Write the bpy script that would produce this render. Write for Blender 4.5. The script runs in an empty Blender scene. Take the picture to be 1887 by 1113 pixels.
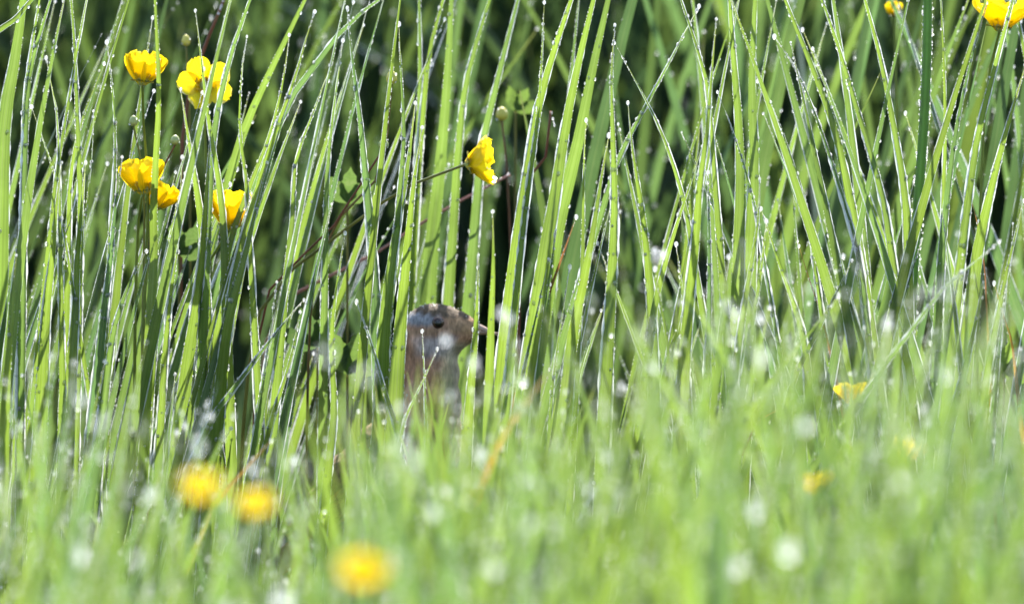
import bpy, bmesh, math, random
import numpy as np
from mathutils import Vector, Matrix, noise as mnoise

R = math.radians
rng = np.random.default_rng(11)
random.seed(7)
scene = bpy.context.scene
col = scene.collection

# ------------------------------------------------------------------ camera, sky, sun, exposure
DIST, LENS, FSTOP = 15.0, 900.0, 6.6
PITCH = R(5.0)
CZ = 0.25                                   # height of the view axis where it meets the bird's plane (y = 0)
CAM = Vector((0, -DIST * math.cos(PITCH), CZ + DIST * math.sin(PITCH)))
cd = bpy.data.cameras.new('camera'); cam = bpy.data.objects.new('camera', cd); col.objects.link(cam)
cam.location = CAM
FWD = Vector((0, math.cos(PITCH), -math.sin(PITCH))); UP = Vector((0, math.sin(PITCH), math.cos(PITCH)))
cam.rotation_euler = (math.pi / 2 - PITCH, 0, 0)
cd.lens = LENS; cd.sensor_width = 36.0; cd.clip_start = 0.5; cd.clip_end = 3000
cd.dof.use_dof = True; cd.dof.focus_distance = DIST; cd.dof.aperture_fstop = FSTOP
scene.camera = cam

SUN_EL, SUN_AZ = R(46), R(8)               # behind the grass, a little to the right: everything is backlit
SUND = Vector((math.sin(SUN_AZ) * math.cos(SUN_EL), math.cos(SUN_AZ) * math.cos(SUN_EL), math.sin(SUN_EL)))
w = bpy.data.worlds.new('World'); scene.world = w; w.use_nodes = True
nt = w.node_tree; bg = nt.nodes['Background']
sky = nt.nodes.new('ShaderNodeTexSky'); sky.sky_type = 'NISHITA'; sky.sun_disc = False
sky.sun_elevation = SUN_EL; sky.sun_rotation = SUN_AZ
nt.links.new(sky.outputs[0], bg.inputs[0]); bg.inputs[1].default_value = 0.15
sl = bpy.data.lights.new('sun', 'SUN'); sl.energy = 5.0; sl.angle = R(0.53); sl.color = (1.0, 0.955, 0.87)
so = bpy.data.objects.new('sun', sl); so.rotation_euler = (-SUND).to_track_quat('-Z', 'Y').to_euler(); col.objects.link(so)
so.location = SUND * 40
scene.view_settings.view_transform = 'Standard'; scene.view_settings.look = 'None'
scene.view_settings.exposure = 1.7; scene.view_settings.gamma = 1.0; scene.view_settings.use_curve_mapping = False
scene.render.engine = 'CYCLES'
cy = scene.cycles
cy.max_bounces = 7; cy.diffuse_bounces = 4; cy.glossy_bounces = 3; cy.transmission_bounces = 4; cy.transparent_max_bounces = 10
cy.caustics_reflective = False; cy.caustics_refractive = False
cy.use_denoising = True; cy.denoiser = 'OPENIMAGEDENOISE'; cy.use_adaptive_sampling = False
cy.sample_clamp_direct = 0; cy.sample_clamp_indirect = 6

# ------------------------------------------------------------------ helpers
PX = 36.0 / LENS * DIST / 1887.0            # metres per photograph pixel at the bird's plane
def at(px, py, Y=0.0):
    """the point of the vertical plane y = Y that the photograph shows at (px, py)"""
    u = (px - 943.5) * 36.0 / LENS / 1887.0; v = (556.5 - py) * 36.0 / LENS / 1887.0
    d = FWD + Vector((1, 0, 0)) * u + UP * v
    return CAM + d * ((Y - CAM.y) / d.y)

def tag(o, label=None, cat=None, group=None, kind=None):
    if label: o['label'] = label
    if cat: o['category'] = cat
    if group: o['group'] = group
    if kind: o['kind'] = kind
    return o
def empty(name, loc):
    o = bpy.data.objects.new(name, None); o.location = loc; o.empty_display_size = .01; col.objects.link(o); return o
def link(name, me, mat, parent=None):
    o = bpy.data.objects.new(name, me); col.objects.link(o)
    if mat is not None: me.materials.clear(); me.materials.append(mat)
    if parent is not None:
        o.parent = parent
        if parent.type == 'EMPTY' or parent.parent is None: o.matrix_parent_inverse = Matrix.Translation(-parent.location)
    return o
def raw_mesh(name, verts, faces, smooth=True):
    me = bpy.data.meshes.new(name)
    verts = np.asarray(verts, dtype=np.float32).reshape(-1, 3); faces = np.asarray(faces, dtype=np.int32)
    me.vertices.add(len(verts)); me.vertices.foreach_set('co', verts.ravel())
    n, k = faces.shape
    me.loops.add(n * k); me.loops.foreach_set('vertex_index', faces.ravel())
    me.polygons.add(n); me.polygons.foreach_set('loop_start', np.arange(0, n * k, k, dtype=np.int32))
    if smooth: me.polygons.foreach_set('use_smooth', np.ones(n, dtype=bool))
    me.update(calc_edges=True)
    return me
def set_attr(me, name, arr):
    a = me.attributes.new(name, 'FLOAT_COLOR', 'POINT'); a.data.foreach_set('color', np.asarray(arr, dtype=np.float32).ravel())
def tube(points, radii, sides=6):
    P = [Vector(p) for p in points]; n = len(P); vs, fs = [], []
    if not hasattr(radii, '__len__'): radii = [radii] * n
    for i, p in enumerate(P):
        t = (P[min(i + 1, n - 1)] - P[max(i - 1, 0)]).normalized()
        a = t.cross(Vector((.3, 1, .1))).normalized(); b = t.cross(a).normalized()
        for k in range(sides):
            f = 2 * math.pi * k / sides; vs.append(p + (a * math.cos(f) + b * math.sin(f)) * radii[i])
    for i in range(n - 1):
        for k in range(sides):
            k2 = (k + 1) % sides; fs.append((i * sides + k, i * sides + k2, (i + 1) * sides + k2, (i + 1) * sides + k))
    return vs, fs
def spline(pts, n):
    """Catmull-Rom through 3D points, n samples evenly by chord"""
    P = [np.array(p, float) for p in pts]
    P = [2 * P[0] - P[1]] + P + [2 * P[-1] - P[-2]]
    out = []
    for i in range(1, len(P) - 2):
        for k in range(24):
            t = k / 24; a, b, c, d = P[i - 1:i + 3]
            out.append(.5 * (2 * b + (c - a) * t + (2 * a - 5 * b + 4 * c - d) * t * t + (3 * b - a - 3 * c + d) * t ** 3))
    out.append(P[-2]); out = np.array(out)
    s = np.r_[0, np.cumsum(np.linalg.norm(np.diff(out, axis=0), axis=1))]
    q = np.linspace(0, s[-1], n)
    return np.stack([np.interp(q, s, out[:, k]) for k in range(3)], 1), s[-1]

# ------------------------------------------------------------------ materials
def mat(name):
    m = bpy.data.materials.new(name); m.use_nodes = True; m.node_tree.nodes.clear(); return m, m.node_tree.nodes, m.node_tree.links
def nd(N, t, **kw):
    n = N.new(t)
    for k, v in kw.items():
        if k.startswith('i_'): n.inputs[int(k[2:])].default_value = v
        else: setattr(n, k, v)
    return n
def math_n(N, L, op, a, b=None):
    n = N.new('ShaderNodeMath'); n.operation = op
    for i, v in enumerate((a, b)):
        if v is None: continue
        if isinstance(v, (int, float)): n.inputs[i].default_value = v
        else: L.new(v, n.inputs[i])
    return n.outputs[0]
def mixc(N, L, f, a, b):
    n = N.new('ShaderNodeMix'); n.data_type = 'RGBA'
    for i, v in ((0, f), (6, a), (7, b)):
        if isinstance(v, (int, float)): n.inputs[i].default_value = v
        elif isinstance(v, tuple): n.inputs[i].default_value = (*v, 1)
        else: L.new(v, n.inputs[i])
    return n.outputs[2]

def grass_material(name, refl_a, refl_b, trans_a, trans_b, tfac=.62, gloss=.55, rough=.36):
    m, N, L = mat(name)
    at_ = nd(N, 'ShaderNodeAttribute', attribute_name='blade'); sep = nd(N, 'ShaderNodeSeparateColor'); L.new(at_.outputs['Color'], sep.inputs[0])
    hue, val, along = sep.outputs[0], sep.outputs[1], sep.outputs[2]; across = at_.outputs['Alpha']
    geo = nd(N, 'ShaderNodeTexCoord'); nz = nd(N, 'ShaderNodeTexNoise'); nz.inputs['Scale'].default_value = 45; nz.inputs['Detail'].default_value = 3
    L.new(geo.outputs['Object'], nz.inputs['Vector'])
    # parallel veins across the blade
    vein = math_n(N, L, 'SINE', math_n(N, L, 'MULTIPLY', across, 34.0))
    veinf = math_n(N, L, 'MULTIPLY_ADD', vein, .10); N[-1].inputs[2].default_value = .9
    rib = math_n(N, L, 'SMOOTH_MAX', math_n(N, L, 'SUBTRACT', 1.0, math_n(N, L, 'MULTIPLY', math_n(N, L, 'ABSOLUTE', math_n(N, L, 'SUBTRACT', across, .5)), 22.0)), 0.0)
    mott = math_n(N, L, 'MULTIPLY_ADD', nz.outputs['Fac'], .7); N[-1].inputs[2].default_value = .65
    v = math_n(N, L, 'MULTIPLY', math_n(N, L, 'MULTIPLY', val, veinf), mott)
    tip = nd(N, 'ShaderNodeMapRange', i_1=.93, i_2=1.0); L.new(along, tip.inputs[0])
    def shade(a, b):
        c = mixc(N, L, hue, a, b)
        c = mixc(N, L, math_n(N, L, 'MULTIPLY', rib, .25), c, (.42, .5, .2))
        c = mixc(N, L, math_n(N, L, 'MULTIPLY', tip.outputs[0], .35), c, (.45, .36, .16))
        h = nd(N, 'ShaderNodeVectorMath', operation='SCALE'); L.new(c, h.inputs[0]); L.new(v, h.inputs['Scale']); return h.outputs[0]
    df = nd(N, 'ShaderNodeBsdfDiffuse'); tr = nd(N, 'ShaderNodeBsdfTranslucent'); gl = nd(N, 'ShaderNodeBsdfGlossy')
    gl.inputs['Roughness'].default_value = rough
    bp = nd(N, 'ShaderNodeBump'); bp.inputs['Strength'].default_value = .35; bp.inputs['Distance'].default_value = .0004
    L.new(vein, bp.inputs['Height'])
    for b in (df, gl): L.new(bp.outputs[0], b.inputs['Normal'])
    L.new(shade(refl_a, refl_b), df.inputs[0]); L.new(shade(trans_a, trans_b), tr.inputs[0])
    m1 = nd(N, 'ShaderNodeMixShader'); m1.inputs[0].default_value = tfac; L.new(df.outputs[0], m1.inputs[1]); L.new(tr.outputs[0], m1.inputs[2])
    fr = nd(N, 'ShaderNodeFresnel'); fr.inputs[0].default_value = 1.42
    m2 = nd(N, 'ShaderNodeMixShader'); L.new(math_n(N, L, 'MULTIPLY', fr.outputs[0], gloss), m2.inputs[0]); L.new(m1.outputs[0], m2.inputs[1]); L.new(gl.outputs[0], m2.inputs[2])
    out = nd(N, 'ShaderNodeOutputMaterial'); L.new(m2.outputs[0], out.inputs[0])
    return m
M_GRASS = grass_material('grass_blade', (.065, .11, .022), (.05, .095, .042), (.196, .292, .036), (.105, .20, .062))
M_BANK = grass_material('grass_shade_tint', (.052, .098, .022), (.036, .075, .034), (.085, .14, .022), (.05, .10, .036), tfac=.45, gloss=.5, rough=.42)  # darker copy of the grass colours, with shade put into them
M_DRY = grass_material('dry_blade', (.22, .13, .03), (.16, .075, .035), (.40, .24, .03), (.30, .12, .045), gloss=.5)
M_STEM = grass_material('buttercup_stalk', (.20, .26, .05), (.20, .085, .055), (.3, .4, .06), (.3, .12, .06), tfac=.35, gloss=.6)

def drop_material():
    m, N, L = mat('dew_water')
    rf = nd(N, 'ShaderNodeBsdfRefraction'); rf.inputs['IOR'].default_value = 2.2; rf.inputs['Roughness'].default_value = .42
    tl = nd(N, 'ShaderNodeBsdfTranslucent'); tl.inputs[0].default_value = (.95, .97, 1, 1)
    gl = nd(N, 'ShaderNodeBsdfGlossy'); gl.inputs['Roughness'].default_value = .16
    tp = nd(N, 'ShaderNodeBsdfTransparent')
    a = nd(N, 'ShaderNodeMixShader'); a.inputs[0].default_value = .4; L.new(rf.outputs[0], a.inputs[1]); L.new(tl.outputs[0], a.inputs[2])
    b = nd(N, 'ShaderNodeMixShader'); b.inputs[0].default_value = .5; L.new(a.outputs[0], b.inputs[1]); L.new(tp.outputs[0], b.inputs[2])
    c = nd(N, 'ShaderNodeMixShader'); c.inputs[0].default_value = .10; L.new(b.outputs[0], c.inputs[1]); L.new(gl.outputs[0], c.inputs[2])
    out = nd(N, 'ShaderNodeOutputMaterial'); L.new(c.outputs[0], out.inputs[0])
    return m
M_DEW = drop_material()
def film_material():
    m, N, L = mat('dew_film')
    tl = nd(N, 'ShaderNodeBsdfTranslucent'); tl.inputs[0].default_value = (.97, .98, 1, 1)
    df = nd(N, 'ShaderNodeBsdfDiffuse'); df.inputs[0].default_value = (.9, .93, .95, 1)
    gl = nd(N, 'ShaderNodeBsdfGlossy'); gl.inputs['Roughness'].default_value = .3
    tp = nd(N, 'ShaderNodeBsdfTransparent')
    a = nd(N, 'ShaderNodeMixShader'); a.inputs[0].default_value = .18; L.new(tl.outputs[0], a.inputs[1]); L.new(df.outputs[0], a.inputs[2])
    b = nd(N, 'ShaderNodeMixShader'); b.inputs[0].default_value = .25; L.new(a.outputs[0], b.inputs[1]); L.new(tp.outputs[0], b.inputs[2])
    c = nd(N, 'ShaderNodeMixShader'); c.inputs[0].default_value = .12; L.new(b.outputs[0], c.inputs[1]); L.new(gl.outputs[0], c.inputs[2])
    out = nd(N, 'ShaderNodeOutputMaterial'); L.new(c.outputs[0], out.inputs[0])
    return m
M_FILM = film_material()

def petal_material():
    m, N, L = mat('petal_yellow')
    at_ = nd(N, 'ShaderNodeAttribute', attribute_name='blade'); sep = nd(N, 'ShaderNodeSeparateColor'); L.new(at_.outputs['Color'], sep.inputs[0])
    vein = math_n(N, L, 'SINE', math_n(N, L, 'MULTIPLY', at_.outputs['Alpha'], 46.0))
    c = mixc(N, L, math_n(N, L, 'MULTIPLY_ADD', vein, .06), (.86, .68, .010), (.82, .57, .008)); N[-2].inputs[2].default_value = .1
    c = mixc(N, L, math_n(N, L, 'MULTIPLY', math_n(N, L, 'SUBTRACT', 1.0, sep.outputs[2]), .45), c, (.78, .56, .01))
    df = nd(N, 'ShaderNodeBsdfDiffuse'); tr = nd(N, 'ShaderNodeBsdfTranslucent'); gl = nd(N, 'ShaderNodeBsdfGlossy'); gl.inputs['Roughness'].default_value = .3
    L.new(c, df.inputs[0]); L.new(c, tr.inputs[0])
    bp = nd(N, 'ShaderNodeBump'); bp.inputs['Strength'].default_value = .3; bp.inputs['Distance'].default_value = .0003; L.new(vein, bp.inputs['Height']); L.new(bp.outputs[0], gl.inputs['Normal'])
    a = nd(N, 'ShaderNodeMixShader'); a.inputs[0].default_value = .62; L.new(df.outputs[0], a.inputs[1]); L.new(tr.outputs[0], a.inputs[2])
    fr = nd(N, 'ShaderNodeFresnel'); fr.inputs[0].default_value = 1.4
    b = nd(N, 'ShaderNodeMixShader'); L.new(math_n(N, L, 'MULTIPLY', fr.outputs[0], .3), b.inputs[0]); L.new(a.outputs[0], b.inputs[1]); L.new(gl.outputs[0], b.inputs[2])
    out = nd(N, 'ShaderNodeOutputMaterial'); L.new(b.outputs[0], out.inputs[0])
    return m
M_PETAL = petal_material()

def plain(name, c, rough=.5, c2=None, scale=400, bump=.0, trans=0.0):
    m, N, L = mat(name)
    p = nd(N, 'ShaderNodeBsdfPrincipled'); p.inputs['Roughness'].default_value = rough
    tc = nd(N, 'ShaderNodeTexCoord'); nz = nd(N, 'ShaderNodeTexNoise'); nz.inputs['Scale'].default_value = scale; nz.inputs['Detail'].default_value = 4
    L.new(tc.outputs['Object'], nz.inputs['Vector'])
    L.new(mixc(N, L, nz.outputs['Fac'], c, c2 or tuple(x * .6 for x in c)), p.inputs['Base Color'])
    if bump:
        bp = nd(N, 'ShaderNodeBump'); bp.inputs['Strength'].default_value = .6; bp.inputs['Distance'].default_value = bump
        L.new(nz.outputs['Fac'], bp.inputs['Height']); L.new(bp.outputs[0], p.inputs['Normal'])
    out = nd(N, 'ShaderNodeOutputMaterial'); L.new(p.outputs[0], out.inputs[0])
    return m
M_STAMEN = plain('stamen_gold', (.75, .45, .02), .6, (.55, .38, .04), 900)
M_BUD = plain('bud_green', (.36, .40, .12), .5, (.24, .25, .09), 700, .0002)
M_BUDY = plain('bud_yellow', (.60, .45, .04), .5, (.34, .34, .07), 600, .0002)
M_SOIL = plain('soil', (.035, .028, .016), .95, (.02, .03, .01), 9, .01)
M_PINK = grass_material('pink_stalk', (.50, .24, .20), (.50, .24, .20), (.5, .25, .2), (.5, .25, .2), tfac=.2, gloss=.6)
M_CULM = grass_material('culm_green', (.10, .19, .045), (.07, .16, .05), (.24, .4, .06), (.2, .36, .08), tfac=.45, gloss=.8)
M_BILL = plain('bill_horn', (.42, .27, .20), .38, (.30, .19, .13), 180)
M_EYE = plain('eye_brown', (.05, .022, .010), .08, (.03, .012, .006), 500)
M_PUPIL = plain('pupil_black', (.004, .004, .004), .06)
M_LEG = plain('leg_horn', (.33, .24, .18), .5, (.22, .15, .11), 300, .0003)

# ------------------------------------------------------------------ ground
g = bmesh.new()
xs = [-2000, -400, -80, -20, -6] + [i * .25 for i in range(-16, 17)] + [6, 20, 80, 400, 2000]
ys = [-60, -16, -8, -5] + [i * .25 for i in range(-16, 25)] + [8, 14, 30, 100, 500, 2500]
gv = [[g.verts.new((x, y, -.004 + .012 * mnoise.noise(Vector((x * 2.1, y * 2.1, 3))) if abs(x) < 5 and -5 < y < 7 else -.006)) for y in ys] for x in xs]
for i in range(len(xs) - 1):
    for j in range(len(ys) - 1): g.faces.new((gv[i][j], gv[i + 1][j], gv[i + 1][j + 1], gv[i][j + 1]))
gm = bpy.data.meshes.new('ground'); g.to_mesh(gm); g.free()
tag(link('ground', gm, M_SOIL), 'dark damp meadow soil under the grass', 'ground', kind='structure')

# ------------------------------------------------------------------ grass, many blades at once
def blades(base, length, lean, leandir, width, yaw, curve, fold, hue, val, S=8):
    """mesh of N grass blades: base (N,3); lean from vertical; leandir azimuth; curve adds bend towards the tip"""
    N = len(base); t = np.linspace(0, 1, S)
    ld = np.stack([np.cos(leandir), np.sin(leandir), np.zeros(N)], 1)
    d0 = ld * np.sin(lean)[:, None] + np.array([0, 0, 1.0]) * np.cos(lean)[:, None]
    tt = t[None, :, None]
    c = base[:, None, :] + d0[:, None, :] * (length[:, None] * t)[..., None] + ld[:, None, :] * (curve * length)[:, None, None] * tt ** 2.2
    c[..., 2] -= (np.abs(curve) ** 1.5 * length)[:, None] * .55 * t ** 3
    tan = np.gradient(c, axis=1); tan /= np.linalg.norm(tan, axis=2, keepdims=True)
    yt = yaw[:, None] + (rng.normal(0, .3, N))[:, None] * t
    side = np.stack([np.cos(yt), np.sin(yt), np.zeros_like(yt)], 2)
    side -= tan * (side * tan).sum(2, keepdims=True); side /= np.linalg.norm(side, axis=2, keepdims=True)
    nrm = np.cross(tan, side)
    prof = np.clip(.55 + 1.6 * t, 0, 1) * np.clip((1 - t) / .58, 0, 1) ** .85
    prof[-1] = .03
    hw = .5 * width[:, None] * prof
    f = fold[:, None]
    Lp = c - side * hw[..., None] + nrm * (hw * f)[..., None]; Rp = c + side * hw[..., None] + nrm * (hw * f)[..., None]
    V = np.stack([Lp, c, Rp], 2)                    # N,S,3,3
    idx = np.arange(N * S * 3).reshape(N, S, 3)
    q = np.stack([idx[:, :-1, :-1], idx[:, :-1, 1:], idx[:, 1:, 1:], idx[:, 1:, :-1]], -1).reshape(-1, 4)
    A = np.zeros((N, S, 3, 4)); A[..., 0] = hue[:, None, None]; A[..., 1] = val[:, None, None]; A[..., 2] = t[None, :, None]; A[..., 3] = np.array([0, .5, 1.0])
    return V, q, A
def clear_of_bird(V, A):
    """leave out the blades that would stand right before the bird's head"""
    mid = V[:, :, 1]; dep = (mid[..., 1] - CAM.y) * FWD.y + (mid[..., 2] - CAM.z) * FWD.z
    u = 943.5 + mid[..., 0] / dep * LENS / 36 * 1887; v = 556.5 - ((mid[..., 1] - CAM.y) * UP.y + (mid[..., 2] - CAM.z) * UP.z) / dep * LENS / 36 * 1887
    keep = ~((u > 722) & (u < 905) & (v > 530) & (v < 646) & (mid[..., 1] < .16)).any(1)
    V, A = V[keep], A[keep]; N, S = V.shape[:2]; idx = np.arange(N * S * 3).reshape(N, S, 3)
    return V, np.stack([idx[:, :-1, :-1], idx[:, :-1, 1:], idx[:, 1:, 1:], idx[:, 1:, :-1]], -1).reshape(-1, 4), A
def blade_object(name, V, q, A, m):
    me = raw_mesh(name, V.reshape(-1, 3), q, smooth=False); set_attr(me, 'blade', A.reshape(-1, 4)); return link(name, me, m)

# dew: points with a radius, a drop instanced on each
def dew_group():
    ng = bpy.data.node_groups.new('dew', 'GeometryNodeTree')
    ng.interface.new_socket('Geometry', in_out='INPUT', socket_type='NodeSocketGeometry'); ng.interface.new_socket('Geometry', in_out='OUTPUT', socket_type='NodeSocketGeometry')
    N, L = ng.nodes, ng.links
    gi, go = N.new('NodeGroupInput'), N.new('NodeGroupOutput')
    ico = N.new('GeometryNodeMeshIcoSphere'); ico.inputs['Radius'].default_value = 1; ico.inputs['Subdivisions'].default_value = 2
    ss = N.new('GeometryNodeSetShadeSmooth'); L.new(ico.outputs[0], ss.inputs[0])
    sm = N.new('GeometryNodeSetMaterial'); sm.inputs['Material'].default_value = M_DEW; L.new(ss.outputs[0], sm.inputs[0])
    na = N.new('GeometryNodeInputNamedAttribute'); na.data_type = 'FLOAT_VECTOR'; na.inputs['Name'].default_value = 'rad'
    ip = N.new('GeometryNodeInstanceOnPoints'); L.new(gi.outputs[0], ip.inputs['Points']); L.new(sm.outputs[0], ip.inputs['Instance']); L.new(na.outputs[0], ip.inputs['Scale'])
    L.new(ip.outputs[0], go.inputs[0]); return ng
DEW = dew_group()
def dew_object(name, P, rad, parent=None):
    me = bpy.data.meshes.new(name); P = np.asarray(P, dtype=np.float32)
    me.vertices.add(len(P)); me.vertices.foreach_set('co', P.ravel())
    rad = np.asarray(rad, dtype=np.float32); r3 = np.stack([rad, rad, rad * rng.uniform(.95, 1.45, len(rad))], 1)
    a = me.attributes.new('rad', 'FLOAT_VECTOR', 'POINT'); a.data.foreach_set('vector', r3.astype(np.float32).ravel()); me.update()
    o = link(name, me, M_DEW, parent); md = o.modifiers.new('dew', 'NODES'); md.node_group = DEW
    return o
def edge_dew(V, spacing, rlo, rhi, keep=1.0):
    """points along both margins of blades V (N,S,3,3)"""
    out, rad = [], []
    N, S = V.shape[:2]
    for e in (0, 2):
        E = V[:, :, e]; seg = np.linalg.norm(np.diff(E, axis=1), axis=2).sum(1)
        for i in range(N):
            k = int(seg[i] / spacing)
            if k < 1: continue
            u = (rng.random(k)) * (S - 1)
            if keep < 1:                           # dew gathers in runs
                ph = rng.random() * 6; u = u[np.sin(u * 2.1 + ph) > 1 - 2 * keep]
            j = np.clip(u.astype(int), 0, S - 2); f = (u - j)[:, None]
            out.append(E[i, j] * (1 - f) + E[i, j + 1] * f); rad.append(rlo + (rhi - rlo) * rng.random(len(u)) ** 2.2)
    return np.concatenate(out), np.concatenate(rad)

def film_mesh(E, rmax, seed):
    """the run of water along blade margins E (list of (S,3) polylines): a thin thread of uneven thickness"""
    vs, fs = [], []
    for e, line in enumerate(E):
        S0 = len(line); n = S0 * 4; u = np.linspace(0, S0 - 1, n); j = np.clip(u.astype(int), 0, S0 - 2); f = (u - j)[:, None]
        p = line[j] * (1 - f) + line[j + 1] * f
        k = np.arange(n); r = rmax * np.clip(.25 + .6 * np.sin(k * .23 + seed * 1.7 + e * 2) + .45 * np.sin(k * .071 + seed) + rng.normal(0, .5, n), .0, 1.25) * np.clip((1 - k / n) * 3.2, .12, 1)
        b0 = len(vs)
        for i in range(n):
            for dx, dz in ((1, 0), (0, 1), (-1, 0), (0, -1)): vs.append((p[i, 0] + dx * r[i], p[i, 1] + dz * r[i] - .0001, p[i, 2]))
        for i in range(n - 1):
            if r[i] < 1e-5 and r[i + 1] < 1e-5: continue
            for c_ in range(4): fs.append((b0 + i * 4 + c_, b0 + i * 4 + (c_ + 1) % 4, b0 + i * 4 + 4 + (c_ + 1) % 4, b0 + i * 4 + 4 + c_))
    return vs, fs
rng = np.random.default_rng(100); random.seed(0)
# --- the dense sward behind, its shade partly painted as darker green
def scatter(n, x0, x1, y0, y1):
    return np.stack([rng.uniform(x0, x1, n), rng.uniform(y0, y1, n), np.full(n, -.01)], 1)
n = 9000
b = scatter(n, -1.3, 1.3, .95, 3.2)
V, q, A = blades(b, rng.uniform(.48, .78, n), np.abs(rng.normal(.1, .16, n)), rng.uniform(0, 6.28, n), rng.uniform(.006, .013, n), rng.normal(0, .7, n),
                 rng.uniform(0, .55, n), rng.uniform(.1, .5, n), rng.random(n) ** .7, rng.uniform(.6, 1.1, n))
tag(blade_object('grass', V, q, A, M_BANK), 'dense green sward with shade painted into its colour behind the dewy blades', 'grass', kind='stuff')

rng = np.random.default_rng(107); random.seed(1)
# --- the soft half-lit blades between the sward and the plane of focus
n = 330
b = scatter(n, -.62, .62, .14, .62)
b = b[rng.random(n) < np.where(b[:, 0] > .07, .8, np.where(b[:, 0] < -.19, .30, .22))]; n = len(b)
ld = np.where(rng.random(n) < .72, 0, math.pi)
V, q, A = blades(b, rng.uniform(.30, .62, n), np.abs(rng.normal(.11, .09, n)), ld + rng.normal(0, .5, n), rng.uniform(.006, .0115, n), rng.normal(0, .6, n),
                 rng.uniform(0, .25, n), rng.uniform(.15, .6, n), rng.random(n) ** .5, rng.uniform(.5, 1.0, n), 10)
V, q, A = clear_of_bird(V, A)
tag(blade_object('grass', V, q, A, M_GRASS), 'softly blurred tall green blades just behind the sharp ones', 'grass', kind='stuff')
P, r = edge_dew(V, .010, .0003, .0011, .45)
tag(dew_object('dew_drops', P, r), 'fine dew on the softly blurred blades behind', 'dew', kind='stuff')

rng = np.random.default_rng(114); random.seed(2)
n = 230
b = scatter(n, -.75, .75, .56, 1.0)
b = b[rng.random(n) < np.where(np.abs(b[:, 0] + .09) < .14, .45, .9)]; n = len(b)
V, q, A = blades(b, rng.uniform(.36, .66, n), np.abs(rng.normal(.14, .14, n)), np.where(rng.random(n) < .6, 0, math.pi) + rng.normal(0, .5, n), rng.uniform(.006, .012, n), rng.normal(0, .6, n),
                 rng.uniform(0, .3, n), rng.uniform(.15, .6, n), rng.random(n) ** .5, rng.uniform(.4, .85, n), 9)
tag(blade_object('grass', V, q, A, M_GRASS), 'dim out-of-focus blades standing before the dark sward', 'grass', kind='stuff')
P, r = edge_dew(V, .03, .0006, .0014, .5)
tag(dew_object('dew_drops', P, r), 'dew far behind, blurred to dull specks', 'dew', kind='stuff')

rng = np.random.default_rng(121); random.seed(3)
# --- the sharp dewy filler blades about the bird's plane
n = 215
b = scatter(n, -.5, .5, -.05, .20)
b = b[rng.random(n) < np.where(np.abs(b[:, 0] - .04) < .12, .45, .85)]; n = len(b)
x = b[:, 0]
mean = np.where(x < -.05, .16, np.where(x < .1, .12, np.where(rng.random(n) < .5, -.20, .10))); lean = rng.normal(mean, .085)
tall = np.where(rng.random(n) < .5, rng.uniform(.18, .34, n), rng.uniform(.3, .52, n))
V, q, A = blades(b, tall, np.abs(lean), np.where(lean > 0, 0, math.pi) + rng.normal(0, .25, n), rng.uniform(.0048, .0095, n), rng.normal(0, .55, n),
                 rng.uniform(0, .10, n), rng.uniform(.2, .7, n), rng.random(n) ** 1.2, rng.uniform(.75, 1.12, n), 12)
V, q, A = clear_of_bird(V, A); n = len(V)
tag(blade_object('grass', V, q, A, M_GRASS), 'thin sharp dewy blades filling in between the big blades', 'grass', kind='stuff')
P, r = edge_dew(V, .0011, .00015, .00046, .55); Pb, rb = edge_dew(V, .016, .0003, .001, .6); P = np.r_[P, Pb]; r = np.r_[r, rb]; P2 = V[:, -1, 1]; r2 = rng.uniform(.0005, .0012, n)
tag(dew_object('dew_drops', np.r_[P, P2], np.r_[r, r2]), 'bright dew beading the edges of the thin sharp blades', 'dew', kind='stuff')

fv, ff = [], []
for i in range(len(V)):
    a_, b_ = film_mesh([V[i, 3:, 0], V[i, 3:, 2]], .00038, i * 1.3); ff += [tuple(k + len(fv) for k in f) for f in b_]; fv += a_
tag(link('dew_film', raw_mesh('dew_film', fv, ff), M_FILM), 'silvery water along the edges of the thin sharp blades', 'dew', kind='stuff')
rng = np.random.default_rng(128); random.seed(4)
# --- the blurred lower grass in front
def front(n, y0, y1, zlo, zhi, wlo, whi, xr=.62):
    b = scatter(n, -xr, xr, y0, y1)
    x, y = b[:, 0], b[:, 1]
    bump = .095 * np.exp(-((x - .16) / .11) ** 2) + .02 * np.exp(-((x + .27) / .05) ** 2) + .012 * np.sin(x * 23 + 1) - .012 * np.exp(-((x + .06) / .05) ** 2) - .03 * np.exp(-((x + .19) / .09) ** 2)
    clump = np.array([mnoise.noise(Vector((a_ * 11, b_ * 3.5, 5))) for a_, b_ in zip(x, y)]); bump = bump + .045 * clump
    h = rng.uniform(0, 1, n) ** .8 * (zhi - zlo) + zlo + bump - y * math.tan(PITCH)
    return blades(b, np.maximum(h, .07) + .01, np.abs(rng.normal(.07, .10, n)), np.where(rng.random(n) < .62, 0, math.pi) + rng.normal(0, .6, n), rng.uniform(wlo, whi, n),
                  rng.normal(0, .6, n), rng.uniform(0, .22, n), rng.uniform(.15, .6, n), np.clip(rng.random(n) ** 1.4 + .3 * clump, 0, 1), rng.uniform(.6, 1.2, n), 9)
V1 = front(520, -.8, -.12, .05, .212, .004, .0085); V1 = clear_of_bird(V1[0], V1[2])
V2 = front(2000, -1.5, -.42, .03, .212, .005, .0095, .7); V2 = clear_of_bird(V2[0], V2[2])
rng = np.random.default_rng(135); random.seed(5)
nb = 230; b = scatter(nb, -.090, .005, -.9, -.04)
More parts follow.
